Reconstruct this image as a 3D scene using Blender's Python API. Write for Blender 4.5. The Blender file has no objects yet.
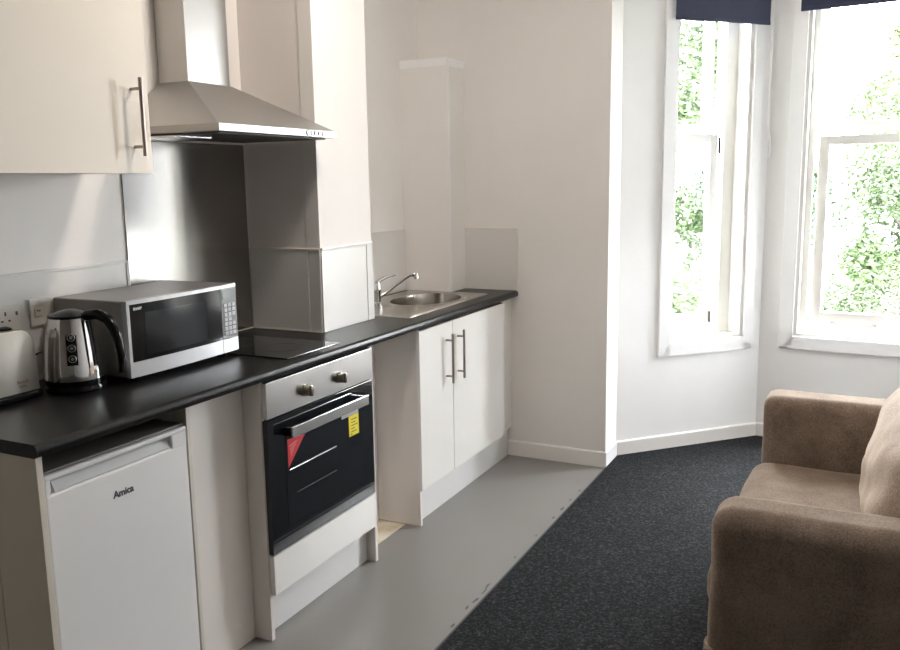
import bpy, bmesh, math, random
from mathutils import Vector, Matrix, noise
random.seed(7)
SC = bpy.context.scene
COL = SC.collection
PI = math.pi
LAMP = 50.0

# ------------------------------------------------------------------ materials
def mat(name, color, rough=.5, metal=0., spec=.5, coat=0., build=None):
    m = bpy.data.materials.new(name); m.use_nodes = True
    nt = m.node_tree; b = nt.nodes['Principled BSDF']
    b.inputs['Base Color'].default_value = (*color, 1)
    b.inputs['Roughness'].default_value = rough
    b.inputs['Metallic'].default_value = metal
    b.inputs['Specular IOR Level'].default_value = spec
    b.inputs['Coat Weight'].default_value = coat
    if build: build(nt, b)
    return m

def tex(nt, scale, detail=3, rough=.5, stretch=None, coord='Object'):
    tc = nt.nodes.new('ShaderNodeTexCoord'); mp = nt.nodes.new('ShaderNodeMapping')
    geo = nt.nodes.new('ShaderNodeNewGeometry')
    nt.links.new(geo.outputs['Position'], mp.inputs['Vector'])
    if stretch: mp.inputs['Scale'].default_value = stretch
    n = nt.nodes.new('ShaderNodeTexNoise')
    n.inputs['Scale'].default_value = scale; n.inputs['Detail'].default_value = detail
    n.inputs['Roughness'].default_value = rough
    nt.links.new(mp.outputs[0], n.inputs['Vector'])
    return n

def ramp(nt, fac, stops):
    r = nt.nodes.new('ShaderNodeValToRGB')
    cr = r.color_ramp
    while len(cr.elements) < len(stops): cr.elements.new(.5)
    for e, (p, c) in zip(cr.elements, stops):
        e.position = p; e.color = (*c, 1)
    nt.links.new(fac, r.inputs['Fac'])
    return r

def bump(nt, b, h, strength=.1, dist=.002):
    bp = nt.nodes.new('ShaderNodeBump')
    bp.inputs['Strength'].default_value = strength; bp.inputs['Distance'].default_value = dist
    nt.links.new(h, bp.inputs['Height']); nt.links.new(bp.outputs[0], b.inputs['Normal'])

def mottled(c1, c2, scale, lo=.4, hi=.6, bs=0, bd=.001, detail=4, stretch=None, bscale=None):
    def f(nt, b):
        n = tex(nt, scale, detail, .6, stretch)
        r = ramp(nt, n.outputs['Fac'], [(lo, c1), (hi, c2)])
        nt.links.new(r.outputs[0], b.inputs['Base Color'])
        if bs:
            n2 = tex(nt, bscale or scale, 3) if bscale else n
            bump(nt, b, n2.outputs['Fac'], bs, bd)
    return f

M = {}
def paint(name, c, rough=.6):
    c2 = tuple(x*.97 for x in c)
    return mat(name, c, rough, build=mottled(c, c2, 3, .3, .7, .05, .002, bscale=90))
M['wall'] = paint('warm off white wall paint', (.83, .80, .775))
M['wall_pale'] = paint('pale wall paint', (.89, .885, .89))
M['ceiling'] = paint('ceiling paint', (.86, .85, .84))
M['trim'] = mat('satin white trim', (.80, .775, .75), .35)
M['trim_white'] = mat('gloss white woodwork', (.88, .88, .89), .3)
M['window'] = mat('cream window paint', (.80, .79, .76), .35)
M['tile'] = mat('splashback board', (.71, .69, .67), .28)
M['seam'] = mat('sealant strip', (.74, .70, .64), .45)
M['cab'] = mat('white gloss laminate', (.76, .74, .71), .16, coat=.3)
M['cab_cream'] = mat('cream cabinet laminate', (.80, .74, .66), .3)
M['panel'] = mat('white melamine board', (.68, .64, .605), .35)
M['edge'] = mat('board edge', (.60, .56, .50), .5)
M['plinth'] = mat('plinth board', (.68, .67, .66), .25)
M['fridge'] = mat('fridge enamel', (.74, .73, .73), .25)
M['fridge_grey'] = mat('fridge grip grey', (.5, .5, .5), .35)
M['steel'] = mat('brushed steel', (.68, .67, .66), .26, 1., build=lambda nt, b: bump(nt, b, tex(nt, 60, 4, .6, (1, 1, 18)).outputs['Fac'], .05, .0006))
def smudged(nt, b):
    n = tex(nt, 1.5, 2, .5)
    r = ramp(nt, n.outputs['Fac'], [(.3, (.16, .16, .16)), (.75, (.20, .20, .20))])
    nt.links.new(r.outputs[0], b.inputs['Roughness'])
M['steel_back'] = mat('steel splashback', (.38, .365, .35), .25, 1., build=smudged)
M['steel_hood'] = mat('hood steel', (.44, .425, .405), .42, 1., build=lambda nt, b: bump(nt, b, tex(nt, 50, 4, .6, (1, .1, 3)).outputs['Fac'], .05, .0006))
M['chrome'] = mat('chrome', (.75, .75, .75), .07, 1.)
M['handle'] = mat('satin nickel', (.36, .32, .28), .3, 1.)
M['silver'] = mat('silver plastic', (.43, .43, .44), .38, .5)
M['mw_case'] = mat('microwave case grey', (.30, .29, .28), .42, .35)
M['black'] = mat('black plastic', (.006, .006, .007), .12, spec=.22)
M['blackmatt'] = mat('matt black', (.02, .02, .02), .6)
M['rubber'] = mat('black rubber', (.012, .012, .012), .8)
M['glass_black'] = mat('black oven glass', (.008, .009, .011), .05, spec=.5, coat=.5)
M['glass_window'] = mat('tinted window glass', (.014, .016, .019), .08, spec=.3)
M['hob'] = mat('ceramic hob glass', (.012, .012, .012), .06, spec=.7)
M['dark'] = mat('dark grey filter', (.10, .095, .09), .5, .5)
M['red'] = mat('red sticker', (.50, .02, .03), .45)
M['pink'] = mat('pale red print', (.75, .25, .25), .5)
M['yellow'] = mat('yellow sticker', (.75, .62, .02), .45)
M['ink'] = mat('dark print', (.05, .05, .06), .5)
M['brown_ink'] = mat('brown print', (.25, .16, .10), .5)
M['navy'] = mat('navy blind fabric', (.032, .037, .075), .8, build=mottled((.030, .034, .068), (.040, .046, .09), 200, .35, .65, .2, .0005))
M['white_plastic'] = mat('white plastic', (.74, .71, .66), .35)
M['cord'] = mat('white cord', (.9, .9, .9), .5)
M['socket_slot'] = mat('socket slot', (.04, .035, .03), .6)
M['subfloor'] = mat('bare timber', (.66, .60, .48), .8, build=mottled((.72, .66, .54), (.55, .47, .34), 14, .4, .75))
M['vinyl'] = mat('grey vinyl', (.25, .245, .235), .42, build=mottled((.232, .222, .213), (.196, .188, .181), 260, .4, .6, .1, .0004))
def carpetf(nt, b):
    n = tex(nt, 95, 5, .8)
    r = ramp(nt, n.outputs['Fac'], [(.42, (.005, .0052, .006)), (.54, (.019, .020, .0225)), (.68, (.095, .10, .108))])
    n3 = tex(nt, 3, 3)
    mx = nt.nodes.new('ShaderNodeMixRGB'); mx.blend_type = 'MULTIPLY'; mx.inputs[0].default_value = .35
    nt.links.new(r.outputs[0], mx.inputs[1]); nt.links.new(n3.outputs['Fac'], mx.inputs[2])
    nt.links.new(mx.outputs[0], b.inputs['Base Color'])
    bump(nt, b, n.outputs['Fac'], .8, .006)
M['carpet'] = mat('charcoal carpet', (.04, .045, .05), .95, spec=.2, build=carpetf)
M['worktop'] = mat('dark slate worktop', (.03, .03, .03), .30, spec=.25, build=mottled((.004, .004, .004), (.015, .0145, .0145), 110, .35, .7))
def suedef(c1, c2):
    def f(nt, b):
        n = tex(nt, 9, 6, .65); n2 = tex(nt, 190, 3, .7)
        r = ramp(nt, n.outputs['Fac'], [(.35, c1), (.65, c2)])
        mx = nt.nodes.new('ShaderNodeMixRGB'); mx.blend_type = 'OVERLAY'; mx.inputs[0].default_value = .9
        nt.links.new(r.outputs[0], mx.inputs[1]); nt.links.new(n2.outputs['Fac'], mx.inputs[2])
        nt.links.new(mx.outputs[0], b.inputs['Base Color'])
        bump(nt, b, n2.outputs['Fac'], .35, .002)
        b.inputs['Sheen Weight'].default_value = .4; b.inputs['Sheen Roughness'].default_value = .4
        b.inputs['Sheen Tint'].default_value = (.9, .75, .6, 1)
    return f
M['suede'] = mat('brown suede upholstery', (.3, .2, .13), .9, spec=.2, build=suedef((.195, .143, .110), (.285, .218, .172)))
M['suede_pale'] = mat('pale suede cushion', (.42, .33, .26), .85, spec=.2, build=suedef((.36, .285, .23), (.47, .385, .32)))
def leaff(c):
    def f(nt, b):
        n = tex(nt, 1.6, 3)
        r = ramp(nt, n.outputs['Fac'], [(.3, tuple(x*.6 for x in c)), (.7, c)])
        nt.links.new(r.outputs[0], b.inputs['Base Color'])
        b.inputs['Subsurface Weight'].default_value = 0
    return f
M['leaf'] = mat('green leaves', (.03, .05, .02), .5, build=leaff((.055, .086, .032)))
M['leaf2'] = mat('bluish green leaves', (.03, .05, .03), .5, build=leaff((.042, .074, .036)))
M['leaf3'] = mat('yellow green leaves', (.06, .08, .02), .5, build=leaff((.085, .110, .035)))
M['bark'] = mat('bark', (.06, .045, .035), .9, build=mottled((.035, .028, .02), (.018, .014, .01), 20, .4, .6, .5, .02))
M['lawn'] = mat('lawn', (.04, .07, .02), .9, build=mottled((.05, .08, .025), (.03, .05, .018), 6, .4, .6))
def paneglass():
    m = bpy.data.materials.new('clear window glass'); m.use_nodes = True
    nt = m.node_tree; nt.nodes.clear()
    o = nt.nodes.new('ShaderNodeOutputMaterial'); t = nt.nodes.new('ShaderNodeBsdfTransparent')
    g = nt.nodes.new('ShaderNodeBsdfGlossy'); g.inputs['Roughness'].default_value = .02
    mx = nt.nodes.new('ShaderNodeMixShader'); mx.inputs[0].default_value = .05
    t.inputs['Color'].default_value = (.97, .98, .98, 1)
    nt.links.new(t.outputs[0], mx.inputs[1]); nt.links.new(g.outputs[0], mx.inputs[2])
    nt.links.new(mx.outputs[0], o.inputs['Surface'])
    return m
M['pane'] = paneglass()

# ------------------------------------------------------------------ mesh helpers
class MB:
    def __init__(s): s.bm = bmesh.new()
    def _merge(s, t, f=None):
        if f:
            for v in t.verts: v.co = Vector(f(v.co))
        me = bpy.data.meshes.new('t'); t.to_mesh(me); t.free()
        s.bm.from_mesh(me); bpy.data.meshes.remove(me)
    def box(s, x0, x1, y0, y1, z0, z1, bev=0., seg=2, f=None, rot=None):
        t = bmesh.new(); bmesh.ops.create_cube(t, size=1)
        for v in t.verts:
            v.co = Vector(((x0+x1)/2+v.co.x*(x1-x0), (y0+y1)/2+v.co.y*(y1-y0), (z0+z1)/2+v.co.z*(z1-z0)))
        if bev: bmesh.ops.bevel(t, geom=list(t.edges), offset=bev, segments=seg, profile=.5, affect='EDGES', clamp_overlap=True)
        if rot: bmesh.ops.transform(t, matrix=rot, verts=t.verts)
        s._merge(t, f); return s
    def prism(s, pts, vec, bev=0., seg=2, f=None):
        """closed polygon of 3d points extruded along vec"""
        t = bmesh.new(); vec = Vector(vec)
        a = [t.verts.new(p) for p in pts]; b = [t.verts.new(Vector(p)+vec) for p in pts]
        t.faces.new(a[::-1]); t.faces.new(b)
        n = len(pts)
        for i in range(n): t.faces.new((a[i], a[(i+1) % n], b[(i+1) % n], b[i]))
        bmesh.ops.recalc_face_normals(t, faces=t.faces)
        if bev: bmesh.ops.bevel(t, geom=list(t.edges), offset=bev, segments=seg, profile=.5, affect='EDGES', clamp_overlap=True)
        s._merge(t, f); return s
    def hull(s, bottom, top, f=None):
        t = bmesh.new()
        a = [t.verts.new(p) for p in bottom]; b = [t.verts.new(p) for p in top]; n = len(a)
        t.faces.new(a[::-1]); t.faces.new(b)
        for i in range(n): t.faces.new((a[i], a[(i+1) % n], b[(i+1) % n], b[i]))
        bmesh.ops.recalc_face_normals(t, faces=t.faces)
        s._merge(t, f); return s
    def tube(s, pts, r, n=10, f=None):
        pts = [Vector(p) for p in pts]; rs = r if isinstance(r, (list, tuple)) else [r]*len(pts)
        t = bmesh.new(); rings = []; prev = None
        for i, p in enumerate(pts):
            d = (pts[min(i+1, len(pts)-1)]-pts[max(i-1, 0)]).normalized()
            if prev is None:
                u = d.orthogonal().normalized()
            else:
                u = (prev - d*prev.dot(d)).normalized()
            prev = u; w = d.cross(u)
            rings.append([t.verts.new(p+(u*math.cos(a)+w*math.sin(a))*rs[i]) for a in [2*PI*k/n for k in range(n)]])
        for i in range(len(rings)-1):
            for k in range(n): t.faces.new((rings[i][k], rings[i][(k+1) % n], rings[i+1][(k+1) % n], rings[i+1][k]))
        t.faces.new(rings[0][::-1]); t.faces.new(rings[-1])
        bmesh.ops.recalc_face_normals(t, faces=t.faces)
        s._merge(t, f); return s
    def lathe(s, prof, c=(0, 0), n=32, ex=1., ey=1., f=None, axis='z'):
        t = bmesh.new(); rings = []
        for r, z in prof:
            if r < 1e-6: rings.append([t.verts.new((c[0], c[1], z))])
            else: rings.append([t.verts.new((c[0]+r*ex*math.cos(2*PI*k/n), c[1]+r*ey*math.sin(2*PI*k/n), z)) for k in range(n)])
        for i in range(len(rings)-1):
            A, B = rings[i], rings[i+1]
            for k in range(n):
                if len(A) == 1 and len(B) == 1: continue
                if len(A) == 1: t.faces.new((A[0], B[(k+1) % n], B[k]))
                elif len(B) == 1: t.faces.new((A[k], A[(k+1) % n], B[0]))
                else: t.faces.new((A[k], A[(k+1) % n], B[(k+1) % n], B[k]))
        bmesh.ops.recalc_face_normals(t, faces=t.faces)
        s._merge(t, f); return s
    def build(s, name, m, parent=None, smooth=False, origin=None, angle=35, local=False):
        """vertices are in world coordinates (or in the parent's, with local=True)"""
        me = bpy.data.meshes.new(name)
        bmesh.ops.remove_doubles(s.bm, verts=s.bm.verts, dist=1e-6)
        if parent is not None and not local:
            off = WORLD[parent.name]
        elif parent is None:
            xs = [v.co for v in s.bm.verts]
            lo = Vector((min(c.x for c in xs), min(c.y for c in xs), min(c.z for c in xs)))
            hi = Vector((max(c.x for c in xs), max(c.y for c in xs), max(c.z for c in xs)))
            off = origin and Vector(origin) or Vector(((lo.x+hi.x)/2, (lo.y+hi.y)/2, lo.z))
        else: off = Vector()
        for v in s.bm.verts: v.co -= off
        s.bm.to_mesh(me); s.bm.free()
        me.materials.append(m)
        if smooth:
            for p in me.polygons: p.use_smooth = True
            try: me.set_sharp_from_angle(angle=math.radians(angle))
            except Exception: pass
        o = bpy.data.objects.new(name, me); COL.objects.link(o)
        if parent is not None: o.parent = parent; WORLD[o.name] = Vector(off)
        else: o.location = off; WORLD[o.name] = Vector(off)
        return o
WORLD = {}
def thing(name, label, cat, loc, rz=0, group=None):
    o = bpy.data.objects.new(name, None); COL.objects.link(o)
    o.location = loc; o.rotation_euler = (0, 0, rz); o.empty_display_size = .1
    WORLD[o.name] = Vector(loc)
    return tag(o, label, cat, group)
def tag(o, label, cat, group=None):
    o['label'] = label; o['category'] = cat
    if group: o['group'] = group
    return o
def struct(o): o['kind'] = 'structure'; return o
def text(body, size, mtx, m, name, parent, depth=.0006, bold=0.):
    cu = bpy.data.curves.new('lettering', 'FONT'); cu.body = body; cu.size = size
    cu.extrude = depth; cu.offset = bold; cu.align_x = 'LEFT'
    tmp = bpy.data.objects.new('lettering', cu); COL.objects.link(tmp)
    bpy.context.view_layer.update()
    me = bpy.data.meshes.new_from_object(tmp.evaluated_get(bpy.context.evaluated_depsgraph_get()))
    bpy.data.objects.remove(tmp); bpy.data.curves.remove(cu)
    me.transform(mtx); me.materials.clear(); me.materials.append(m)
    o = bpy.data.objects.new(name, me); COL.objects.link(o); o.parent = parent
    WORLD[o.name] = WORLD.get(parent.name, Vector())
    return o
def face_x(p): return Matrix(((0, 0, 1, p[0]), (1, 0, 0, p[1]), (0, 1, 0, p[2]), (0, 0, 0, 1)))  # reads along +y, up +z

# ------------------------------------------------------------------ measured layout
L = 3.048; HW = .946; HB = .911; XC = 1.1124; XW = 1.105
CEIL = 2.85
# ---- room shell
struct(MB().box(-.15, 0, -2.7, L+.2, -.05, CEIL).build('wall_left', M['wall']))
struct(MB().box(0, XW, L, 3.262, -.05, CEIL).build('wall_back', M['wall']))
struct(MB().box(-.15, 3.9, -2.85, -2.7, -.05, CEIL).build('wall_rear', mat('rear wall paint darkened to cut bounce', (.16, .14, .12), .7)))  # unseen wall, coloured dark to hold down bounce light on the near end
struct(MB().box(3.75, 3.9, -2.7, 3.4, -.05, CEIL).build('wall_right', M['wall_pale']))
A = Vector((1.105, 3.262)); B = Vector((1.766, 3.971))
an = math.radians(-4); FW = 1.02
Cc = B + FW*Vector((math.cos(an), math.sin(an)))
D = Vector((Cc.x+.66, Cc.y-.71))
class Wall:
    def __init__(s, a, b):
        s.a = a; s.e = (b-a).normalized(); s.n = Vector((-s.e.y, s.e.x)); s.len = (b-a).length
    def __call__(s, p):  # (s, off, z) -> world
        q = s.a+s.e*p[0]+s.n*p[1]
        return (q.x, q.y, p[2])
W1 = Wall(A, B); W2 = Wall(B, Cc); W3 = Wall(Cc, D)
struct(MB().box(D.x, 3.75, D.y, D.y+.2, -.05, CEIL).build('wall_back_right', M['wall_pale']))
T = .30
def wall_open(W, name, s0, s1, z0, z1, e0=0., e1=0.):
    m = MB()
    m.box(-e0, s0, 0, T, -.05, CEIL, f=W); m.box(s1, W.len+e1, 0, T, -.05, CEIL, f=W)
    m.box(s0, s1, 0, T, -.05, z0, f=W); m.box(s0, s1, 0, T, z1, CEIL, f=W)
    return struct(m.build(name, M['wall_pale']))
OPEN = {1: (.332, .841, .622, 2.60), 2: (.186, .885, .628, 2.60), 3: (.12, .63, .622, 2.60)}
wall_open(W1, 'wall_bay_left', *OPEN[1], e1=.12)
wall_open(W2, 'wall_bay_front', *OPEN[2], e0=.12, e1=.12)
wall_open(W3, 'wall_bay_right', *OPEN[3], e0=.12, e1=.1)
# ceiling + floors
def poly_slab(name, pts, z0, z1, m):
    return struct(MB().prism([(x, y, z0) for x, y in pts], (0, 0, z1-z0)).build(name, m))
ext = lambda p, dx, dy: (p.x+dx, p.y+dy)
room = [(-.15, -2.85), (3.9, -2.85), (3.9, 3.4), ext(D, .1, .25), ext(Cc, .15, .3), ext(B, -.15, .35), (.85, 3.4), (-.15, 3.3)]
poly_slab('ceiling', room, CEIL, CEIL+.1, M['ceiling'])
poly_slab('floor_base', room, -.15, -.052, M['subfloor'])
struct(MB().box(0, XC, -2.7, L, -.05, -.003).build('floor_boards', M['subfloor']))
struct(MB().box(.497, XC, -2.7, L, -.0028, 0).build('floor', M['vinyl']))
poly_slab('floor_carpet', [(XC+.004, -2.7), (3.75, -2.7), (3.75, D.y), (D.x, D.y), (Cc.x, Cc.y), (B.x, B.y), (A.x+.006, A.y)], -.05, .006, M['carpet'])
th = MB().box(XC-.002, XC+.006, -2.7, L-.02, -.02, .0065, .001)
struct(th.build('trim_1', M['ink']))
# scuffs of black adhesive along the vinyl edge
sc = MB()
for k in range(13):
    y = random.choice([random.uniform(2.2, 2.75), random.uniform(1.0, 1.7), random.uniform(.9, 2.9)])
    x = XC-.016-random.random()*.012; l = random.uniform(.004, .03)
    pts = [(x+random.uniform(-.003, .003)+.006*math.cos(a)*.6, y+l*math.sin(a), .0) for a in [i*PI/3 for i in range(6)]]
    sc.prism(pts, (0, 0, .0006))
struct(sc.build('trim_2', M['ink']))
# skirting
def base(name, W, s0, s1, h=.085, t=.014):
    prof = [(0, 0), (-t, 0), (-t, h-.006), (-t+.005, h), (0, h)]
    return struct(MB().prism([W((s0, o, z)) for o, z in prof], Vector(W((s1, 0, 0)))-Vector(W((s0, 0, 0)))).build(name, M['trim']))
WB = Wall(Vector((.53, L)), Vector((XW, L)))
base('baseboard_back', WB, .012, WB.len+.008)
WR = Wall(Vector((XW, L)), Vector((XW, 3.262)))
struct(MB().box(XW, XW+.010, L-.014, 3.262, 0, .085, .002).build('baseboard_reveal', M['trim_white']))
base('baseboard_bay_left', W1, .004, W1.len); base('baseboard_bay_front', W2, 0, W2.len); base('baseboard_bay_right', W3, 0, W3.len)
# chimney breast: render face, near arris board
Y1, Y2, XCH = 1.529, 1.917, .357
struct(MB().box(0, XCH, Y1, Y2, -.003, CEIL).build('wall_chimney_breast', mat('pinkish wall paint', (.79, .75, .725), .6)))
struct(MB().box(XCH-.062, XCH+.0015, Y1-.003, Y1+.004, HW+.30, CEIL-.001).build('trim_3', M['wall']))
# pipe boxing with cap
bx = struct(MB().box(0, .2834, 2.8443, L, HW+.001, 2.145).build('wall_pipe_boxing', M['wall']))
struct(MB().box(0, .286, 2.841, L, 2.145, 2.187, .002).build('trim_4', M['wall_pale']))
struct(MB().box(.2834, .2845, 2.8445, 2.866, HW+.002, 2.145).build('trim_5', M['wall_pale']))

# ---- windows
def window(W, num, o, lower, upper, stile, depth, arch=.075, label=None):
    s0, s1, z0, z1 = o
    # architrave, standing proud of the wall
    m = MB()
    m.prism([W(p) for p in [(s0-arch, -.016, z0-arch), (s1+arch*.85, -.016, z0-arch), (s1, -.016, z0), (s0, -.016, z0)]], Vector(W((0, .016, 0)))-Vector(W((0, 0, 0))), .002)
    m.box(s0-arch, s0, -.016, 0, z0-arch, z1+arch, .002, f=W)
    m.box(s1, s1+arch*.85, -.016, 0, z0-arch+.0, z1+arch, .002, f=W)
    m.box(s0, s1, -.016, 0, z1, z1+arch, .002, f=W)
    ar = struct(m.build('window_%d' % num, M['trim_white']))
    # sash box lining
    fs = MB(); d1 = depth
    fr = .02
    fs.box(s0, s0+fr, .0, T-.02, z0, z1, f=W); fs.box(s1-fr*1.2, s1, 0, T-.02, z0, z1, f=W)
    fs.box(s0, s1, 0, T-.02, z0, z0+.018, .002, f=W); fs.box(s0, s1, 0, T-.02, z1-fr, z1, f=W)
    # parting beads at both jambs
    fs.box(s0+fr, s0+lower[4], d1-.02, d1-.004, z0, z1, .002, f=W)
    fs.box(s1-lower[5], s1-fr, d1-.02, d1-.004, z0, z1, .002, f=W)
    fs.build('window_frame', M['window'], ar)
    def sash(name, g, dd):
        gs0, gs1, gz0, gz1, a, b, rb, rt = g
        x0 = gs0-stile; x1 = gs1+stile
        q = MB()
        q.box(x0, gs0, dd, dd+.04, gz0-rb, gz1+rt, .003, f=W); q.box(gs1, x1, dd, dd+.04, gz0-rb, gz1+rt, .003, f=W)
        q.box(gs0, gs1, dd, dd+.04, gz0-rb, gz0, .003, f=W); q.box(gs0, gs1, dd, dd+.04, gz1, gz1+rt, .003, f=W)
        so = q.build(name, M['window'], ar)
        MB().box(gs0-.003, gs1+.003, dd+.018, dd+.022, gz0-.003, gz1+.003, f=W).build('pane', M['pane'], so)
        return so
    lo = sash('sash', lower, d1); up = sash('sash', upper, d1+.046)
    return ar, lo, up
# (glass s0, s1, z0, z1, bead left, bead right, bottom rail, top rail)
w1, lo1, up1 = window(W1, 1, OPEN[1], (.400, .665, .757, 1.745, .06, .10, .10, .045), (.400, .655, 1.845, 2.50, 0, 0, .05, .06), .05, .12)
w2, lo2, up2 = window(W2, 2, OPEN[2], (.316, .765, .766, 1.716, .055, .055, .09, .05), (.274, .807, 1.842, 2.52, 0, 0, .052, .06), .056, .09)
w3, lo3, up3 = window(W3, 3, OPEN[3], (.20, .55, .76, 1.73, .04, .04, .09, .05), (.19, .56, 1.84, 2.50, 0, 0, .05, .06), .056, .09)
# sash lift on the front window and fittings on the left one
hd = MB()
for sx in (.385, .60): hd.box(sx-.012, sx+.012, .083, .09, .694, .712, .003, f=W2)
hd.tube([W2(p) for p in [(.385, .078, .703), (.41, .064, .706), (.49, .060, .700), (.575, .064, .702), (.60, .078, .703)]], .006, 8)
hd.build('sash_lift', mat('painted metal', (.36, .35, .33), .3, .4), lo2, True)
MB().box(.715, .722, .100, .12, 1.68, 1.77, .002, f=W1).build('sash_fastener', M['black'], lo1)
MB().box(.690, .697, .104, .12, .70, .765, .002, f=W1).build('sash_stop', M['dark'], lo1)

# ---- blinds
def blind(W, name, s0, s1, zb, label, tilt=0., group=None):
    loc = W(((s0+s1)/2, -.04, zb)); t = thing(name, label, 'blind', loc, 0, group)
    m = MB(); n = 24
    for k in range(n):
        a, b = s0+(s1-s0)*k/n, s0+(s1-s0)*(k+1)/n
        m.box(a, b, -.034, -.0325, zb+.02, 2.64, f=W)
    m.build('fabric', M['navy'], t)
    MB().box(s0, s1, -.038, -.028, zb, zb+.022, .003, f=W).build('bottom_bar', M['navy'], t)
    MB().tube([W((s0, -.036, 2.66)), W((s1, -.036, 2.66))], .02, 16).build('roller', M['navy'], t, True)
    for s in (s0-.006, s1+.001): MB().box(s, s+.005, -.06, -.017, 2.635, 2.685, .001, f=W).build('bracket', M['white_plastic'], t)
    return t
bl = blind(W1, 'roller_blind', .300, .918, 2.372, 'navy roller blind drawn a little way down the narrow left bay window')
blind(W2, 'roller_blind', .146, .925, 2.432, 'navy roller blind pulled up high on the wide front bay window')
blind(W3, 'roller_blind', .08, .67, 1.13, 'navy roller blind on the unseen right bay window, lowered halfway to limit its reflection')  # unseen blind, lowered to trim the window's reflection in the steel splashback
cordpts = [W1((.930, -.040, z)) for z in (2.66, 2.5, 2.3, 2.1, 1.95)] + [W1((.932, -.040, 1.82)), W1((.945, -.042, 1.74)), W1((.949, -.045, 1.70)), W1((.940, -.046, 1.665)), W1((.925, -.048, 1.648))]
MB().tube(cordpts, .0042, 8).build('pull_cord', M['cord'], bl, True)

# ------------------------------------------------------------------ kitchen run
# worktop
m = MB()
r = .012
prof = [(.0, HB), (.588, HB), (.597, HB+.004), (.600, HB+.012), (.600, HW-.014), (.597, HW-.006), (.588, HW-.0005), (.58, HW), (.0, HW)]
m.prism([(x, -.004, z) for x, z in prof], (0, L+.004, 0))
tag(m.build('worktop', M['worktop'], None, True, angle=25), 'long dark slate laminate worktop running along the left wall', 'worktop')

# splashback boards
def board(name, label, mtl, boxes, strips, seam=M['seam']):
    t = None
    m = MB()
    for b in boxes: m.box(*b, .001)
    cx = [b for b in boxes]
    loc = ((cx[0][0]+cx[0][1])/2, (cx[0][2]+cx[0][3])/2, cx[0][4])
    t = thing(name, label, 'splashback', loc)
    m.build('board', mtl, t)
    if strips:
        q = MB()
        for b in strips: q.box(*b, .0015)
        q.build('edging', seam, t)
    return t
ZS = 1.287
board('splashback', 'low white splashback board behind the toaster, kettle and microwave', M['tile'],
      [(0, .008, -.5, .855, HW+.001, ZS-.006)], [(0, .011, -.5, .868, ZS-.006, ZS+.004), (0, .011, .855, .868, HW+.001, ZS-.006)], M['tile'])
board('splashback', 'tall brushed steel splashback under the cooker hood', M['steel_back'],
      [(.001, .006, .870, Y1-.012, HW+.004, 1.705)], [(.0062, .012, .87, Y1-.012, HW+.001, HW+.006)])
board('splashback', 'shaded splashback board on the near side of the chimney breast, facing the hob', M['tile'],
      [(0.006, XCH-.058, Y1-.008, Y1, HW+.004, ZS-.006), (XCH-.056, XCH, Y1-.006, Y1, HW+.004, ZS-.006)],
      [(.006, XCH, Y1-.010, Y1, ZS-.006, ZS+.001)])
sp_ = [o for o in bpy.data.objects if o.get('label', '').startswith('shaded splashback')][0]
MB().box(.010, XCH+.004, Y1-.013, Y1-.0085, HW+.0005, HW+.006, .001).build('sealant', M['seam'], sp_)
board('splashback', 'bright white splashback board on the front of the chimney breast', M['tile'],
      [(XCH, XCH+.006, Y1, Y2-.052, HW+.001, ZS-.007), (XCH, XCH+.008, Y2-.050, Y2, HW+.001, ZS-.007)],
      [(XCH, XCH+.010, Y1, Y2, ZS-.007, ZS+.003)], M['tile'])
board('splashback', 'white splashback board on the left wall behind the sink tap', M['tile'],
      [(0, .008, Y2, 2.8443, HW+.001, ZS-.006)], [(0, .011, Y2, 2.8443, ZS-.006, ZS+.003)], M['tile'])
board('splashback', 'small pale splashback board on the far wall at the end of the worktop', M['tile'],
      [(.2834, .590, L-.008, L, HW+.001, ZS-.006)], [(.2834, .600, L-.011, L, ZS-.006, ZS+.002), (.592, .600, L-.011, L, HW+.001, ZS-.006), (.2834, .60, L-.012, L-.008, HW+.001, HW+.005)], M['seam'])

# end panel
t = thing('end_panel', 'cream board closing the near end of the worktop beside the fridge', 'panel', (.3, .009, 0))
MB().box(.412, .5855, 0.0, .018, 0, HB-.001, .001).build('board', mat('cream end board', (.60, .555, .48), .4), t)
MB().box(.02, .409, 0.0, .018, 0, HB-.001, .001).build('rear_board', mat('cream rear board', (.62, .57, .50), .4), t)

# fridge
t = thing('fridge', 'white undercounter fridge standing at the near end of the worktop', 'fridge', (.30, .27, 0))
y0, y1 = .030, .512
MB().box(.03, .518, y0+.002, y1-.002, .02, .848, .004).build('body', M['fridge'], t)
dr = MB()
dr.box(.522, .570, y0, y1, .06, .802, .006, 3)
dr.box(.522, .552, y0, y1, .80, .842, .003)
door = dr.build('door', M['fridge'], t)
hm = MB(); hm.box(.552, .570, y0, y0+.016, .795, .842, .004); hm.box(.552, .570, y1-.060, y1, .795, .842, .004)
hm.box(.545, .571, y0, y1, .838, .852, .004)
hm.build('handle', M['fridge'], door)
MB().prism([(.5521, y0+.03, .803), (.5521, y0+.03, .834), (.5660, y0+.03, .806), (.5660, y0+.03, .803)], (0, y1-y0-.095, 0)).build('grip_recess', M['fridge_grey'], door)
MB().box(.03, .560, y0, y1, .852, .860, .003).build('top', mat('fridge lid with painted shade', (.12, .11, .10), .5), t)  # lid coloured dark to stand in for the shade under the worktop
text('Amica', .0275, face_x((.5703-WORLD[t.name].x, .232-WORLD[t.name].y, .726-WORLD[t.name].z)), M['ink'], 'lettering', door, bold=.0008)
for x in (.08, .5):
    for y in (.07, .47): MB().lathe([(0, 0), (.018, 0), (.018, .02), (0, .02)], (x, y), 12).build('foot', M['black'], t)
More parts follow.
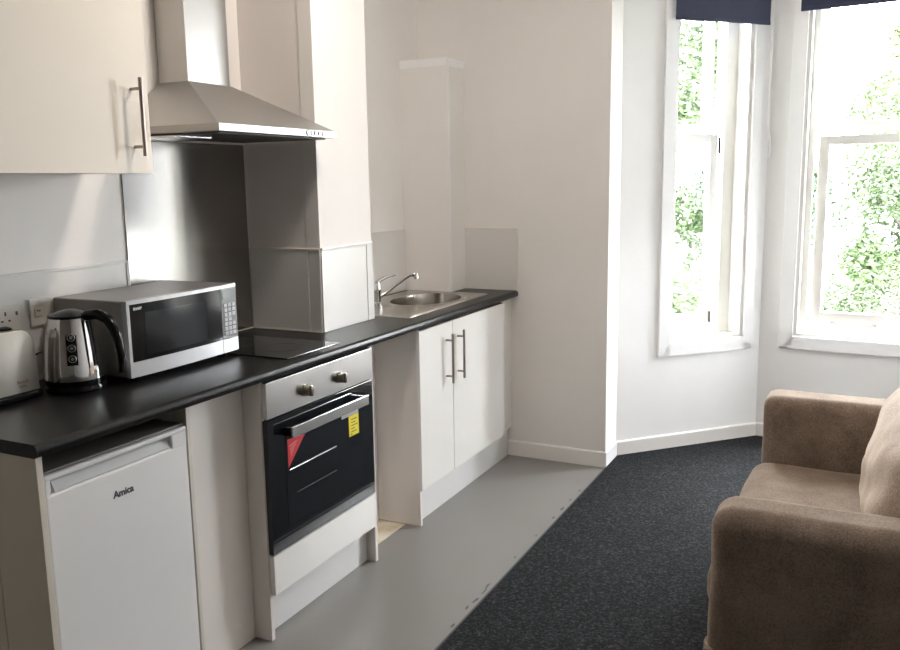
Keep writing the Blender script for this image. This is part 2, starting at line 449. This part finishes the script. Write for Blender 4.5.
# divider board + recessed filler
t = thing('divider_panel', 'thin white board edge standing between the fridge and the recessed panel', 'panel', (.3, .524, 0))
MB().box(.512, .5685, .517, .531, 0, HB-.001, .001).build('board', M['edge'], t)
MB().box(.02, .512, .517, .531, 0, HB-.001, .001).build('rear_board', M['panel'], t)
tag(MB().box(.492, .508, .532, .836, 0, HB-.001, .001).build('filler_panel', M['panel']), 'white recessed blank panel between the fridge and the oven unit', 'panel')

# oven housing
t = thing('oven_housing', 'white built-under housing unit around the oven with a drawer front below', 'cabinet', (.3, 1.19, 0))
MB().box(.02, .5785, .838, .856, 0, HB-.001, .001).build('side_panel', M['panel'], t)
MB().box(.02, .5785, 1.522, 1.540, 0, HB-.001, .001).build('side_panel', M['panel'], t)
MB().box(.03, .5, .857, 1.521, .285, .30).build('shelf', M['panel'], t)
MB().box(.520, .536, .857, 1.521, 0, .168, .001).build('plinth', M['plinth'], t)
MB().box(.576, .596, .848, 1.500, .166, .306, .0015).build('drawer_front', M['cab'], t)
MB().box(.555, .575, .857, 1.521, .168, .31).build('drawer_box', M['edge'], t)
# oven
t = thing('oven', 'built-in electric oven with black glass door and steel control panel', 'oven', (.3, 1.175, .302))
MB().box(.05, .572, .870, 1.500, .302, .895).build('body', M['blackmatt'], t)
cp = MB().box(.574, .600, .846, 1.504, .785, .906, .0008).build('control_panel', M['steel'], t)
dv = MB().box(.574, .598, .846, 1.502, .312, .779, .001).build('door', M['glass_black'], t)
MB().box(.597, .5990, .935, 1.425, .385, .705, .0005).build('window', M['glass_window'], dv)
hb = MB()
hb.box(.632, .640, .926, 1.408, .706, .742, .0006)
hb.build('handle', M['steel'], dv)
for yb_ in (.928, 1.388): MB().box(.598, .6315, yb_, yb_+.016, .709, .739, .002).build('handle_bracket', M['black'], dv)
rk = MB().tube([(.5996, .950, .581), (.5996, 1.234, .583)], .0028, 6); rk.build('rack', M['chrome'], dv)
MB().tube([(.5994, .99, .489), (.5994, 1.234, .491)], .0011, 6).build('lower_rack', M['dark'], dv)
# stickers on the door
st = MB().prism([(.5991, .946, .690), (.5991, .946, .588), (.5991, 1.046, .683)], (.0006, 0, 0)).build('warning_sticker', M['red'], dv)
q = MB()
for i in range(4):
    a = .012+i*.012
    q.prism([(.5998, .952+a*.2, .678-a), (.5998, .952+a*.2, .674-a), (.5998, .952+a*.2+.055-a*.9, .680-a*.8), (.5998, .952+a*.2+.055-a*.9, .684-a*.8)], (.0003, 0, 0))
q.build('print', M['pink'], st)
ys = MB().box(.5991, .5997, 1.325, 1.393, .592, .672, .0).build('energy_sticker', M['yellow'], dv)
q = MB()
for i, w in enumerate((.040, .030, .044, .024, .036)): q.box(.5998, .6000, 1.340, 1.340+w, .655-i*.012, .6585-i*.012)
q.build('print', M['ink'], ys)
text('A', .016, face_x((.6000-WORLD[t.name].x, 1.335-WORLD[t.name].y, .594-WORLD[t.name].z)), M['ink'], 'lettering', ys, depth=.0002)
MB().box(.5991, .5997, 1.278, 1.392, .673, .694).build('silver_sticker', M['silver'], dv)
for yk in (1.055, 1.268):
    k = MB().tube([(.600, yk, .838), (.606, yk, .838)], .021, 20)
    k.tube([(.606, yk, .838), (.628, yk, .838)], [.018, .0165], 20)
    k.box(.618, .634, yk-.005, yk+.005, .820, .857, .002)
    k.build('knob', mat('bronzed metal', (.22, .20, .16), .3, .9), t, True)
    MB().box(.600, .6004, yk+.034, yk+.038, .862, .866).build('dial_mark', M['ink'], cp)
# hob
t = thing('ceramic_hob', 'small black glass ceramic hob set into the worktop beside the microwave', 'hob', (.3, 1.19, HW))
MB().box(.045, .552, 1.030, 1.352, HW+.0002, HW+.0055, .002).build('glass_top', M['hob'], t)
rg = MB()
for cxx, rr in ((.18, .09), (.41, .075)):
    rg.lathe([(rr, HW+.0056), (rr, HW+.0058), (rr+.0015, HW+.0058), (rr+.0015, HW+.0056)], (cxx, 1.19), 48)
rg.build('cooking_zones', M['dark'], t)
# sink cabinet
t = thing('sink_cabinet', 'white two-door base cabinet under the sink', 'cabinet', (.3, 2.46, 0))
MB().box(.02, .5755, 1.918, 1.936, 0, HB-.001, .001).build('side_panel', M['panel'], t)
MB().box(.02, .570, 2.872, 2.89, .15, HB-.001, .001).build('side_panel', M['panel'], t)
MB().box(.02, .555, 1.937, 2.861, .165, .182).build('base_board', M['panel'], t)
MB().box(.02, .04, 1.937, 2.861, .182, .88).build('back_board', M['panel'], t)
MB().box(.526, .542, 1.937, 3.030, 0, .165, .001).build('plinth', M['plinth'], t)
MB().box(0.545, .561, 2.892, 3.045, .165, HB-.001, .001).build('filler_strip', M['cab'], t)
def cab_door(y0, y1, hy, par):
    d = MB().box(.574, .592, y0, y1, .172, .902, .0015).build('door', M['cab'], par)
    h = MB().tube([(.626, hy, .618), (.626, hy, .852)], .006, 12)
    for z in (.650, .820): h.tube([(.592, hy, z), (.626, hy, z)], .005, 10)
    h.build('handle', M['handle'], d, True)
cab_door(1.910, 2.238, 2.172, t); cab_door(2.242, 2.866, 2.293, t)

# sink
t = thing('kitchen_sink', 'inset stainless steel sink with an oval bowl at the far end of the worktop', 'sink', (.27, 2.41, HW))
sx0, sx1, sy0, sy1 = .040, .508, 1.985, 2.838; sh = HW+.006
bc = (.305, 2.52); rx, ry = .165, .235; n = 64
t2 = bmesh.new()
outer = []
for k in range(n):   # ring of points on the rectangle seen from the bowl centre
    a = 2*PI*k/n; dx, dy = math.cos(a), math.sin(a)
    s = min([(sx1-bc[0])/dx if dx > 1e-9 else 9, (sx0-bc[0])/dx if dx < -1e-9 else 9, (sy1-bc[1])/dy if dy > 1e-9 else 9, (sy0-bc[1])/dy if dy < -1e-9 else 9])
    outer.append((bc[0]+dx*s, bc[1]+dy*s))
for cxy in ((sx0, sy0), (sx0, sy1), (sx1, sy0), (sx1, sy1)):
    i = min(range(n), key=lambda j: (outer[j][0]-cxy[0])**2+(outer[j][1]-cxy[1])**2); outer[i] = cxy
rings = [[(x, y, HW+.0003) for x, y in outer], [(x+(.002 if x < bc[0] else -.002), y+(.002 if y < bc[1] else -.002), sh) for x, y in outer]]
def ell(fx, z): return [(bc[0]+rx*fx*math.cos(2*PI*k/n), bc[1]+ry*fx*math.sin(2*PI*k/n), z) for k in range(n)]
rings += [ell(1.10, sh), ell(1.07, sh+.0035), ell(1.03, sh+.0035), ell(1.0, sh+.001), ell(.995, sh-.006), ell(.97, sh-.05), ell(.92, sh-.11), ell(.78, sh-.135), ell(.35, sh-.142), ell(.12, sh-.145)]
vr = [[t2.verts.new(p) for p in rg_] for rg_ in rings]
for i in range(len(vr)-1):
    for k in range(n): t2.faces.new((vr[i][k], vr[i][(k+1) % n], vr[i+1][(k+1) % n], vr[i+1][k]))
t2.faces.new(vr[-1]); bmesh.ops.recalc_face_normals(t2, faces=t2.faces)
m = MB(); m._merge(t2)
m.build('basin', mat('sink steel', (.48, .45, .41), .24, 1.), t, True, angle=30)
MB().lathe([(0, sh-.143), (.03, sh-.143), (.034, sh-.139), (.036, sh-.144)], bc, 24).build('plug_hole', M['chrome'], t, True)
# hole for the bowl
wt = bpy.data.objects['worktop']
cut = MB().box(sx0+.02, sx1-.02, 2.24, sy1-.02, HB-.05, HW+.05).build('cutter', M['worktop'])
md = wt.modifiers.new('b', 'BOOLEAN'); md.operation = 'DIFFERENCE'; md.object = cut; md.solver = 'EXACT'
bpy.context.view_layer.update()
me = bpy.data.meshes.new_from_object(wt.evaluated_get(bpy.context.evaluated_depsgraph_get()))
wt.modifiers.clear(); wt.data = me; bpy.data.objects.remove(cut)

# tap
tx, ty = .150, 2.292
t = thing('mixer_tap', 'chrome mixer tap with long low spout beside the sink bowl', 'tap', (tx, ty, sh))
b = MB().lathe([(0, sh), (.026, sh), (.026, sh+.006), (.021, sh+.010), (.020, sh+.055), (.022, sh+.062), (.022, sh+.095), (.017, sh+.106), (0, sh+.110)], (tx, ty), 24).build('body', M['chrome'], t, True)
MB().tube([(tx, ty, sh+.104), (tx+.012, ty+.02, sh+.118), (tx+.03, ty+.055, sh+.130), (tx+.05, ty+.10, sh+.137)], [.011, .009, .007, .005], 12).build('lever', M['chrome'], t, True)
MB().tube([(tx+.010, ty+.012, sh+.035), (tx+.03, ty+.04, sh+.052), (tx+.062, ty+.072, sh+.085), (tx+.112, ty+.108, sh+.126), (tx+.125, ty+.117, sh+.135), (tx+.138, ty+.125, sh+.138), (tx+.150, ty+.132, sh+.134)], [.010, .009, .0085, .0085, .009, .011, .011], 14).build('spout', M['chrome'], t, True)
MB().tube([(tx+.150, ty+.132, sh+.142), (tx+.152, ty+.134, sh+.116)], .0125, 14).build('aerator', M['chrome'], t, True)

# ------------------------------------------------------------------ wall cabinet and hood
t = thing('wall_cabinet', 'cream wall cabinet with bar handle above the kettle and microwave', 'cabinet', (.16, .41, 1.585))
MB().box(0.001, .299, .112, .7065, 1.588, 2.30, .001).build('body', M['cab_cream'], t)
d = MB().box(.300, .318, .110, .7066, 1.585, 2.303, .0015).build('door', M['cab_cream'], t)
h = MB().tube([(.358, .640, 1.636), (.358, .640, 1.866)], .006, 12)
for z in (1.664, 1.834): h.tube([(.318, .640, z), (.358, .640, z)], .005, 10)
h.build('handle', M['handle'], d, True)

t = thing('cooker_hood', 'brushed steel chimney cooker hood mounted on the wall over the hob', 'cooker hood', (.25, 1.135, 1.70))
hy0, hy1, hz0, hz1 = .856, 1.521, 1.7175, 1.742
dx, dy0, dy1, dz = .15, 1.067, 1.295, 1.909
m = MB()
m.box(.008, .46, hy0, hy1, hz0, hz1, .0008)
cn = m.build('canopy', M['steel_hood'], t)
def quad(x, a, b, z): return [(.008, a, z), (x, a, z), (x, b, z), (.008, b, z)]
MB().hull(quad(.457, hy0+.002, hy1-.002, hz1), quad(dx, dy0, dy1, dz)).build('slope', M['steel_hood'], cn)
MB().box(.460, .4612, hy0+.001, hy1-.001, hz0+.0008, hz1-.0008).build('front_rail', mat('bright steel', (.50, .51, .51), .45, 1.), cn)
MB().box(.03, .43, hy0+.03, hy1-.03, hz0-.006, hz0, .002).build('filter', M['dark'], t)
MB().box(.05, .25, hy0+.02, hy0+.20, hz0-.012, hz0-.006, .001).build('filter_catch', M['steel'], t)
MB().box(.008, dx-.004, dy0+.004, dy1-.004, dz, CEIL, .001).build('duct', M['steel_hood'], t)
for k in range(5):
    yy = 1.335+k*.024
    MB().tube([(.461, yy, 1.7305), (.4645, yy, 1.7305)], .0085 if k else .0105, 12).build('button', M['black'], t)

# ------------------------------------------------------------------ sockets
def socket(y0, w, z0, z1, label, switch=False):
    t = thing('wall_socket', label, 'socket', (.012, y0+w/2, z0))
    MB().box(.008, .016, y0, y0+w, z0, z1, .003).build('plate', M['white_plastic'], t)
    if not switch:
        s = MB(); cy = y0+w*.42; cz = (z0+z1)/2
        s.box(.0158, .0164, cy-.0025, cy+.0025, cz+.008, cz+.020)
        s.box(.0158, .0164, cy-.016, cy-.008, cz-.010, cz-.005); s.box(.0158, .0164, cy+.008, cy+.016, cz-.010, cz-.005)
        s.build('pin_holes', M['socket_slot'], t)
        MB().box(.016, .019, y0+w*.82, y0+w*.90, cz+.006, cz+.018, .001).build('switch', M['brown_ink'], t)
    else:
        MB().box(.016, .020, y0+.014, y0+w*.48, z0+.030, z1-.030, .0015).build('switch', M['white_plastic'], t)
        MB().box(.0200, .0206, y0+.022, y0+.034, z1-.040, z1-.036).build('mark', M['brown_ink'], t)
    return t
socket(.335, .086, 1.118, 1.200, 'white wall socket with pin holes showing behind the toaster')
ss = socket(.456, .086, 1.120, 1.206, 'white switched wall outlet plate behind the kettle, next to the microwave', True)
t = thing('power_lead', 'thin black power lead hanging down the wall between toaster and kettle', 'cable', (.03, .40, HW))
MB().tube([(.030, .470, 1.04), (.040, .430, 1.035), (.045, .402, 1.01), (.045, .395, .98), (.05, .385, HW+.006), (.07, .375, HW+.0045)], .0035, 8).build('lead', M['rubber'], t, True)

# ------------------------------------------------------------------ microwave (local frame: x along front to the right, y backwards, z up)
def local_thing(name, label, cat, loc, rz):
    o = thing(name, label, cat, loc, rz); WORLD[o.name] = Vector(); return o
th_ = .016
# local X -> world direction of the front edge, local Y -> away from the room
mw = local_thing('microwave', 'silver and grey microwave oven with black door on the worktop', 'microwave', (.334, .542, HW), PI/2+th_)
# with rotation +90 deg local x -> world +y, local y -> world -x
Wm, Dm, Z0, Z1 = .504, .315, .020, .258
MB().box(.002, Wm-.002, .018, Dm, Z0, Z1-.001, .004).build('case', M['mw_case'], mw, local=True)
def curved(x0, x1, z0, z1, y=0, th=.018, bulge=.010, nseg=10, bev=0):
    m = MB()
    def yf(x): return y-bulge*(1-((x-Wm/2)/(Wm/2))**2)
    t = bmesh.new(); fr = []; 
    for k in range(nseg+1):
        x = x0+(x1-x0)*k/nseg
        fr.append([t.verts.new((x, yf(x), z0)), t.verts.new((x, yf(x), z1)), t.verts.new((x, y+th, z1)), t.verts.new((x, y+th, z0))])
    for k in range(nseg):
        for j in range(4): t.faces.new((fr[k][j], fr[k+1][j], fr[k+1][(j+1) % 4], fr[k][(j+1) % 4]))
    t.faces.new(fr[0][::-1]); t.faces.new(fr[-1])
    bmesh.ops.recalc_face_normals(t, faces=t.faces); m._merge(t)
    return m
xs = .418
dz_ = curved(.0, xs-.001, Z0+.048, Z1-.012).build('door', M['black'], mw, local=True, smooth=True)
curved(0, xs-.001, Z0, Z0+.047).build('lower_trim', M['silver'], dz_, local=True, smooth=True)
curved(0, xs-.001, Z1-.012, Z1, y=-.001).build('top_trim', M['silver'], dz_, local=True, smooth=True)
curved(-.001, .010, Z0+.04, Z1-.01, y=-.0006).build('side_trim', M['silver'], dz_, local=True)
curved(.066, .338, Z0+.062, Z1-.042, y=-.0008, th=.01).build('window', M['glass_window'], dz_, local=True, smooth=True)
ctl = curved(xs+.001, Wm, Z0+.048, Z1-.012).build('control_panel', mat('grey control plastic', (.10, .105, .115), .35), mw, local=True, smooth=True)
curved(xs+.001, Wm, Z0, Z0+.047, y=-.001).build('door_release', M['silver'], ctl, local=True, smooth=True)
curved(xs+.001, Wm, Z1-.012, Z1, y=-.001).build('top_trim', M['silver'], ctl, local=True, smooth=True)
curved(xs+.008, Wm-.008, Z1-.05, Z1-.018, y=-.0012, th=.004).build('display', mat('dull display', (.10, .11, .12), .2), ctl, local=True, smooth=True)
for i in range(7):
    for j in range(3):
        x = xs+.012+j*.022; z = Z1-.066-i*.0165
        if i == 3 and j == 2: continue
        MB().box(x, x+.017, -.0105+((x-Wm/2)/(Wm/2))**2*.010-.0025, -.006+((x-Wm/2)/(Wm/2))**2*.010, z-.012, z, .001).build('button', mat('light button', (.46, .47, .48), .4) if not i+j else bpy.data.materials['light button'], ctl, local=True)
text('SHARP', .0115, Matrix(((1, 0, 0, .022), (0, 0, -1, -.0049), (0, 1, 0, Z1-.030), (0, 0, 0, 1))), M['silver'], 'lettering', dz_, .0004, .0003)
for x in (.05, Wm-.05):
    for y in (.04, Dm-.04): MB().lathe([(0, 0), (.014, 0), (.014, .02), (0, .02)], (x, y), 12).build('foot', M['black'], mw, local=True)

# ------------------------------------------------------------------ kettle
kx, ky = .205, .446
KS = 1.07
t = thing('kettle', 'polished steel jug kettle with black lid and handle in front of the microwave', 'kettle', (kx, ky, HW))
z = HW
MB().lathe([(0, z), (.078, z), (.081, z+.004), (.081, z+.014), (.079, z+.018), (0, z+.018)], (kx, ky), 40).build('base', M['black'], t, True)
MB().lathe([(0, z+.019), (.078, z+.019), (.079, z+.034), (0, z+.034)], (kx, ky), 40).build('base_ring', M['black'], t, True)
kb = MB().lathe([(.0, z+.034), (.0785, z+.034), (.0785, z+.040), (.077, z+.075), (.073, z+.115), (.068, z+.155), (.062, z+.190), (.058, z+.207), (.0, z+.207)], (kx, ky), 48).build('body', M['chrome'], t, True)
MB().lathe([(0, z+.200), (.0585, z+.203), (.0585, z+.212), (.048, z+.216), (.030, z+.222), (.012, z+.226), (0, z+.227)], (kx, ky), 40).build('lid', M['black'], t, True)
# spout lip on the wall side and handle on the room side
MB().hull([(kx-.045, ky-.020, z+.175), (kx-.045, ky+.020, z+.175), (kx-.040, ky+.020, z+.205), (kx-.040, ky-.020, z+.205)], [(kx-.062, ky-.004, z+.196), (kx-.062, ky+.004, z+.196), (kx-.074, ky+.004, z+.210), (kx-.074, ky-.004, z+.210)]).build('spout', M['chrome'], t, True)
hd_ = Vector((1, .10, 0)).normalized()
hp = [(.040, .204), (.066, .214), (.100, .216), (.132, .202), (.152, .176), (.163, .140), (.168, .100), (.164, .058)]
MB().tube([Vector((kx, ky, z))+hd_*a+Vector((0, 0, b)) for a, b in hp], [.012, .015, .015, .014, .0135, .013, .012, .007], 12).build('handle', M['black'], t, True)
MB().tube([Vector((kx, ky, z))+hd_*a+Vector((0, 0, b)) for a, b in ((.056, .196), (.064, .13), (.072, .07))], .010, 10).build('handle_spine', M['black'], t, True)
# gauge strip with three round marks facing the room
gd = Vector((.74, -.67, 0)).normalized(); gs = Vector((-gd.y, gd.x, 0))
def gp(u, h, off=.0):
    P_ = [(.0, .0785), (.040, .0785), (.075, .077), (.115, .073), (.155, .067), (.190, .060), (.207, .055)]
    for (h0, r0), (h1, r1) in zip(P_, P_[1:]):
        if h0 <= h <= h1: rr = r0+(r1-r0)*(h-h0)/(h1-h0)
    return Vector((kx, ky, z+h))+gd*(math.sqrt(max(0, (rr+off)**2-u*u)))+gs*u
m = MB(); t3 = bmesh.new(); nn = 8
for j in range(9):
    hA, hB_ = .080+j*.0105, .080+(j+1)*.0105
    for k in range(4):
        u0, u1 = -.014+k*.007, -.007+k*.007
        t3.faces.new([t3.verts.new(p) for p in (gp(u0, hA, .0012), gp(u1, hA, .0012), gp(u1, hB_, .0012), gp(u0, hB_, .0012))])
bmesh.ops.remove_doubles(t3, verts=t3.verts, dist=1e-5)
m._merge(t3); gz = m.build('water_gauge', M['black'], kb, True)
for h in (.098, .127, .156):
    c = gp(0, h, .002)
    m = MB(); pts = [c+gs*.0095*math.cos(a)+Vector((0, 0, .0095*math.sin(a))) for a in [2*PI*k/20 for k in range(21)]]
    m.tube(pts, .0011, 6); m.tube([c-gd*.001, c+gd*.0006], .0045, 12)
    m.build('gauge_ring', M['silver'], gz, True)

bpy.context.view_layer.update()
bpy.data.objects['kettle'].scale = (KS, KS, KS)

# ------------------------------------------------------------------ toaster: long side faces the room
t = thing('toaster', 'brushed steel toaster on the worktop cut off by the left edge of the photo', 'toaster', (.13, .19, HW))
a0, a1 = .065, .325; x0_, x1_ = .045, .205
pr = []
R_ = .045; zt = HW+.205; zb_ = HW+.022
def arc(cx_, cz_, r, s, e, n=8): return [(cx_+r*math.cos(s+(e-s)*k/n), cz_+r*math.sin(s+(e-s)*k/n)) for k in range(n+1)]
# end profile (y,z): tall body with rounded shoulders
py = [(a0, zb_), (a1+.006, zb_)] + [(a1+.003, zb_+.07)] + arc(a1-R_, zt-R_, R_, 0, PI/2) + arc(a0+R_, zt-R_, R_, PI/2, PI) + [(a0-.003, zb_+.07)]
MB().prism([(x0_+.01, y, zz) for y, zz in py], (x1_-x0_-.02, 0, 0), .009, 3).build('body', mat('toaster steel', (.40, .375, .34), .42, 1.), t, True)
MB().box(x0_+.004, x1_-.002, a0-.004, a1+.010, HW+.004, HW+.026, .006, 3).build('base', M['black'], t, True)
for xx in (.088, .142): MB().box(xx, xx+.026, a0+.05, a1-.05, zt-.002, zt+.0018, .001).build('slot', M['blackmatt'], t)
MB().lathe([(0, zt), (.020, zt), (.018, zt+.005), (.008, zt+.009), (0, zt+.009)], (x1_-.045, .305), 20, f=lambda c: (c[0], c[1]-.045, c[2]+.001)).build('knob', M['black'], t, True)
wx = WORLD[t.name]
text('Russell', .013, face_x((x1_-.0098-wx.x+.0002, .285-wx.y-.028, zb_+.030-wx.z)), M['brown_ink'], 'lettering', t, .0004)
text('Hobbs', .010, face_x((x1_-.0098-wx.x+.0002, .290-wx.y-.028, zb_+.018-wx.z)), M['brown_ink'], 'lettering', t, .0004)
for x in (.075, .175):
    for y in (.1, .29): MB().lathe([(0, HW), (.010, HW), (.010, HW+.006), (0, HW+.006)], (x, y), 10).build('foot', M['rubber'], t)

# ------------------------------------------------------------------ sofa
def soft(x0, x1, y0, y1, z0, z1, bev, cuts=14, amp=.0, seed=0, bulge=(0, 0, 0), pinch=0., f=None, fr=6.):
    """rounded upholstery block with gentle unevenness"""
    t = bmesh.new(); bmesh.ops.create_cube(t, size=2)
    bmesh.ops.subdivide_edges(t, edges=t.edges[:], cuts=cuts, use_grid_fill=True)
    hx, hy, hz = (x1-x0)/2, (y1-y0)/2, (z1-z0)/2
    c = Vector(((x0+x1)/2, (y0+y1)/2, (z0+z1)/2))
    for v in t.verts:
        u = v.co.copy()
        p = Vector((u.x*hx, u.y*hy, u.z*hz))
        b = bev
        inner = Vector((max(-hx+b, min(hx-b, p.x)), max(-hy+b, min(hy-b, p.y)), max(-hz+b, min(hz-b, p.z))))
        dlt = p-inner
        # project the outer shell onto a rounded box
        if dlt.length > 1e-9:
            p = inner + dlt.normalized()*b if dlt.length > 0 else p
        p.x += bulge[0]*u.x*(1-u.y**2)*(1-u.z**2); p.y += bulge[1]*u.y*(1-u.x**2)*(1-u.z**2); p.z += bulge[2]*u.z*(1-u.x**2)*(1-u.y**2)
        w = c+p
        if amp:
            nv = noise.noise_vector(w*fr+Vector((seed, seed*2, 0)))
            w = w+nv*amp
        v.co = w
    m = MB()
    if f: 
        for v in t.verts: v.co = Vector(f(v.co))
    m._merge(t); return m
SY0, SY1 = .935, 2.40
t = thing('sofa', 'brown suede two-seat sofa on the dark carpet with a plump pale back cushion', 'sofa', (2.45, 1.67, .006))
soft(1.994, 2.93, SY0, 1.125, .05, .672, .060, 40, .004, 1).build('arm', M['suede'], t, True, angle=180)
soft(1.985, 2.93, 2.215, SY1, .05, .680, .045, 40, .003, 5).build('arm', M['suede'], t, True, angle=180)
soft(2.0, 2.90, 1.12, 2.22, .05, .26, .02, 10, .002, 9).build('base', M['suede'], t, True, angle=180)
soft(2.66, 2.93, 1.10, 2.24, .05, .80, .06, 14, .004, 3).build('back', M['suede'], t, True, angle=180)
sc_ = soft(1.958, 2.60, 1.128, 2.212, .262, .424, .060, 40, .004, 13, (.012, 0, .010), fr=5).build('seat_cushion', M['suede'], t, True, angle=180)
def lean(c):
    k = (c.z-.40)
    return (c.x+k*.22+.0045*math.sin(c.z*42+c.y*9+3*noise.noise(c*4))*max(0, min(1, (c.z-.45)*6)), c.y, c.z)
bcx = soft(2.36, 2.67, 1.14, 2.205, .41, .855, .125, 40, .010, 21, (.045, 0, .02), f=lean, fr=7)
bcx.build('back_cushion', M['suede_pale'], t, True, angle=180)
# gathered skirt fabric showing at the front edge
m = MB()
pts = []
for k in range(60):
    y = .945+k*(2.18-.945)/59; pts.append((1.991+.007*math.sin(k*1.9)*abs(math.sin(k*.7))-.003, y))
poly = [(x, y, .03) for x, y in pts]+[(2.012, 2.18, .03), (2.012, .945, .03)]
m.prism(poly, (0, 0, .235), .0)
m.build('valance', M['suede'], t, True)
for x in (2.05, 2.85):
    for y in (1.0, 2.33): MB().lathe([(0, .006), (.022, .006), (.028, .055), (0, .055)], (x, y), 14).build('foot', M['black'], t, True)

# ------------------------------------------------------------------ outside: ground and trees
struct(MB().box(-30, 34, 4.6, 60, -3.3, -3.2).build('ground', M['lawn']))
def tree(x, y, h, cr, n, mtl, label, seed, gap=.0, zc=None):
    rnd = random.Random(seed)
    t = thing('tree', label, 'tree', (x, y, -3.2))
    top = -3.2+h
    tr = [(x, y, -3.2), (x+.1, y+.05, -3.2+h*.25), (x-.05, y, -3.2+h*.5), (x+.1, y+.1, -3.2+h*.8)]
    m = MB().tube(tr, [.12, .10, .07, .03], 10)
    zc_ = -3.2+h*.58 if zc is None else zc; rz = h*.42
    clumps = []
    for k in range(34):
        while True:
            v = Vector((rnd.uniform(-1, 1), rnd.uniform(-1, 1), rnd.uniform(-1, 1)))
            if v.length < 1: break
        c = Vector((x+v.x*cr, y+v.y*cr, zc_+v.z*rz)); clumps.append((c, rnd.uniform(.35, .8)*cr*.55))
        b0 = Vector((x, y, max(-1.5, c.z-.9)))
        if k % 2 == 0: m.tube([b0, (b0+c)/2+Vector((0, 0, .15)), c], [.035, .022, .010], 5)
    m.build('trunk', M['bark'], t, True)
    verts = []; faces = []
    for i in range(n):
        c, rr = rnd.choice(clumps)
        d = Vector((rnd.gauss(0, 1), rnd.gauss(0, 1), rnd.gauss(0, 1))).normalized()*rr*(rnd.random()**.45)
        p = c+d
        a = Vector((rnd.gauss(0, 1), rnd.gauss(0, 1), rnd.gauss(0, .6))).normalized()
        b = a.orthogonal().normalized(); b.rotate(Matrix.Rotation(rnd.uniform(0, 6.28), 3, a))
        l = rnd.uniform(.024, .050); w = l*.55
        q = len(verts); cr_ = a.cross(b)*.25*l
        verts += [p-a*l, p+b*w+cr_, p+a*l, p-b*w+cr_]
        faces += [(q, q+1, q+2), (q, q+2, q+3)]
    me = bpy.data.meshes.new('foliage'); me.from_pydata([tuple(v-Vector((x, y, -3.2))) for v in verts], [], faces)
    me.materials.append(mtl)
    o = bpy.data.objects.new('foliage', me); COL.objects.link(o); o.parent = t
    return t
tree(.45, 7.2, 7.8, 1.05, 40000, M['leaf'], 'leafy green tree seen through the narrow left bay window', 3)
tree(-2.0, 11.6, 8.2, 1.6, 11000, M['leaf2'], 'bluish green tree farther off beyond the left bay window', 8)
tree(2.85, 8.9, 5.6, 1.30, 32000, M['leaf'], 'dense green tree filling the lower right of the front bay window', 12)
tree(.95, 11.0, 5.4, 1.15, 22000, M['leaf2'], 'low bluish tree behind at the left of the front bay window', 31)
tree(5.7, 6.2, 6.2, 1.35, 15000, M['leaf'], 'unseen green tree added outside the right bay window to dim it', 17)  # out of view, added to dim the right window and its reflection
tree(3.5, 13.2, 10.8, 1.5, 42000, M['leaf3'], 'tall yellow green tree farther back rising at the right of the front bay window', 23)

# ------------------------------------------------------------------ light
lx, ly = 1.15, 1.24
t = thing('ceiling_lamp', 'round flush ceiling lamp in the middle of the room', 'lamp', (lx, ly, CEIL))
MB().lathe([(0, CEIL-.001), (.12, CEIL-.001), (.12, CEIL-.018), (0, CEIL-.018)], (lx, ly), 32).build('base', M['white_plastic'], t, True)
em = mat('lamp shade glow', (.9, .85, .8), .5); eb = em.node_tree.nodes['Principled BSDF']
eb.inputs['Emission Color'].default_value = (1, .90, .80, 1); eb.inputs['Emission Strength'].default_value = LAMP
MB().lathe([(.112, CEIL-.019), (.110, CEIL-.045), (.085, CEIL-.075), (.045, CEIL-.090), (0, CEIL-.094), (0, CEIL-.019)], (lx, ly), 32).build('lamp_shade', em, t, True)
w = bpy.data.worlds.new('World'); SC.world = w; w.use_nodes = True
bg = w.node_tree.nodes['Background']
bg.inputs['Color'].default_value = (.95, .965, 1, 1); bg.inputs['Strength'].default_value = 21.0
def portal(W, s0, s1, z0, z1, off):
    l = bpy.data.lights.new('portal', 'AREA'); l.shape = 'RECTANGLE'; l.size = s1-s0; l.size_y = z1-z0
    l.cycles.is_portal = True
    o = bpy.data.objects.new('window_daylight', l); COL.objects.link(o)
    o.location = W(((s0+s1)/2, off, (z0+z1)/2))
    zax = Vector((W.n.x, W.n.y, 0))   # light shines along local -z, into the room
    xax = Vector((W.e.x, W.e.y, 0)); yax = zax.cross(xax)
    o.rotation_euler = Matrix((xax, yax, zax)).transposed().to_euler()
for W, i in ((W1, 1), (W2, 2), (W3, 3)): portal(W, *OPEN[i], .29)

# ------------------------------------------------------------------ camera
R = ((0.8960631312617189, 0.44366716092203085, -0.015176136294463391), (-0.060418609458062864, 0.155751332633829, 0.9859468109456717), (-0.43979592588449185, 0.8825536656216273, -0.1663687797431701))
cd = bpy.data.cameras.new('camera'); cam = bpy.data.objects.new('camera', cd); COL.objects.link(cam)
mw_ = Matrix(((R[0][0], R[1][0], -R[2][0], 2.3460025), (R[0][1], R[1][1], -R[2][1], -1.3064761), (R[0][2], R[1][2], -R[2][2], 1.5480325), (0, 0, 0, 1)))
cam.matrix_world = mw_
cd.sensor_width = 36; cd.lens = 853.734/900*36; cd.clip_start = .02; cd.clip_end = 200
SC.camera = cam
vs = SC.view_settings
vs.view_transform = 'Standard'; vs.look = 'None'; vs.gamma = 1; vs.use_curve_mapping = False
vs.exposure = 1.46
SC.cycles.max_bounces = 14; SC.cycles.diffuse_bounces = 8; SC.cycles.glossy_bounces = 5; SC.cycles.transparent_max_bounces = 12
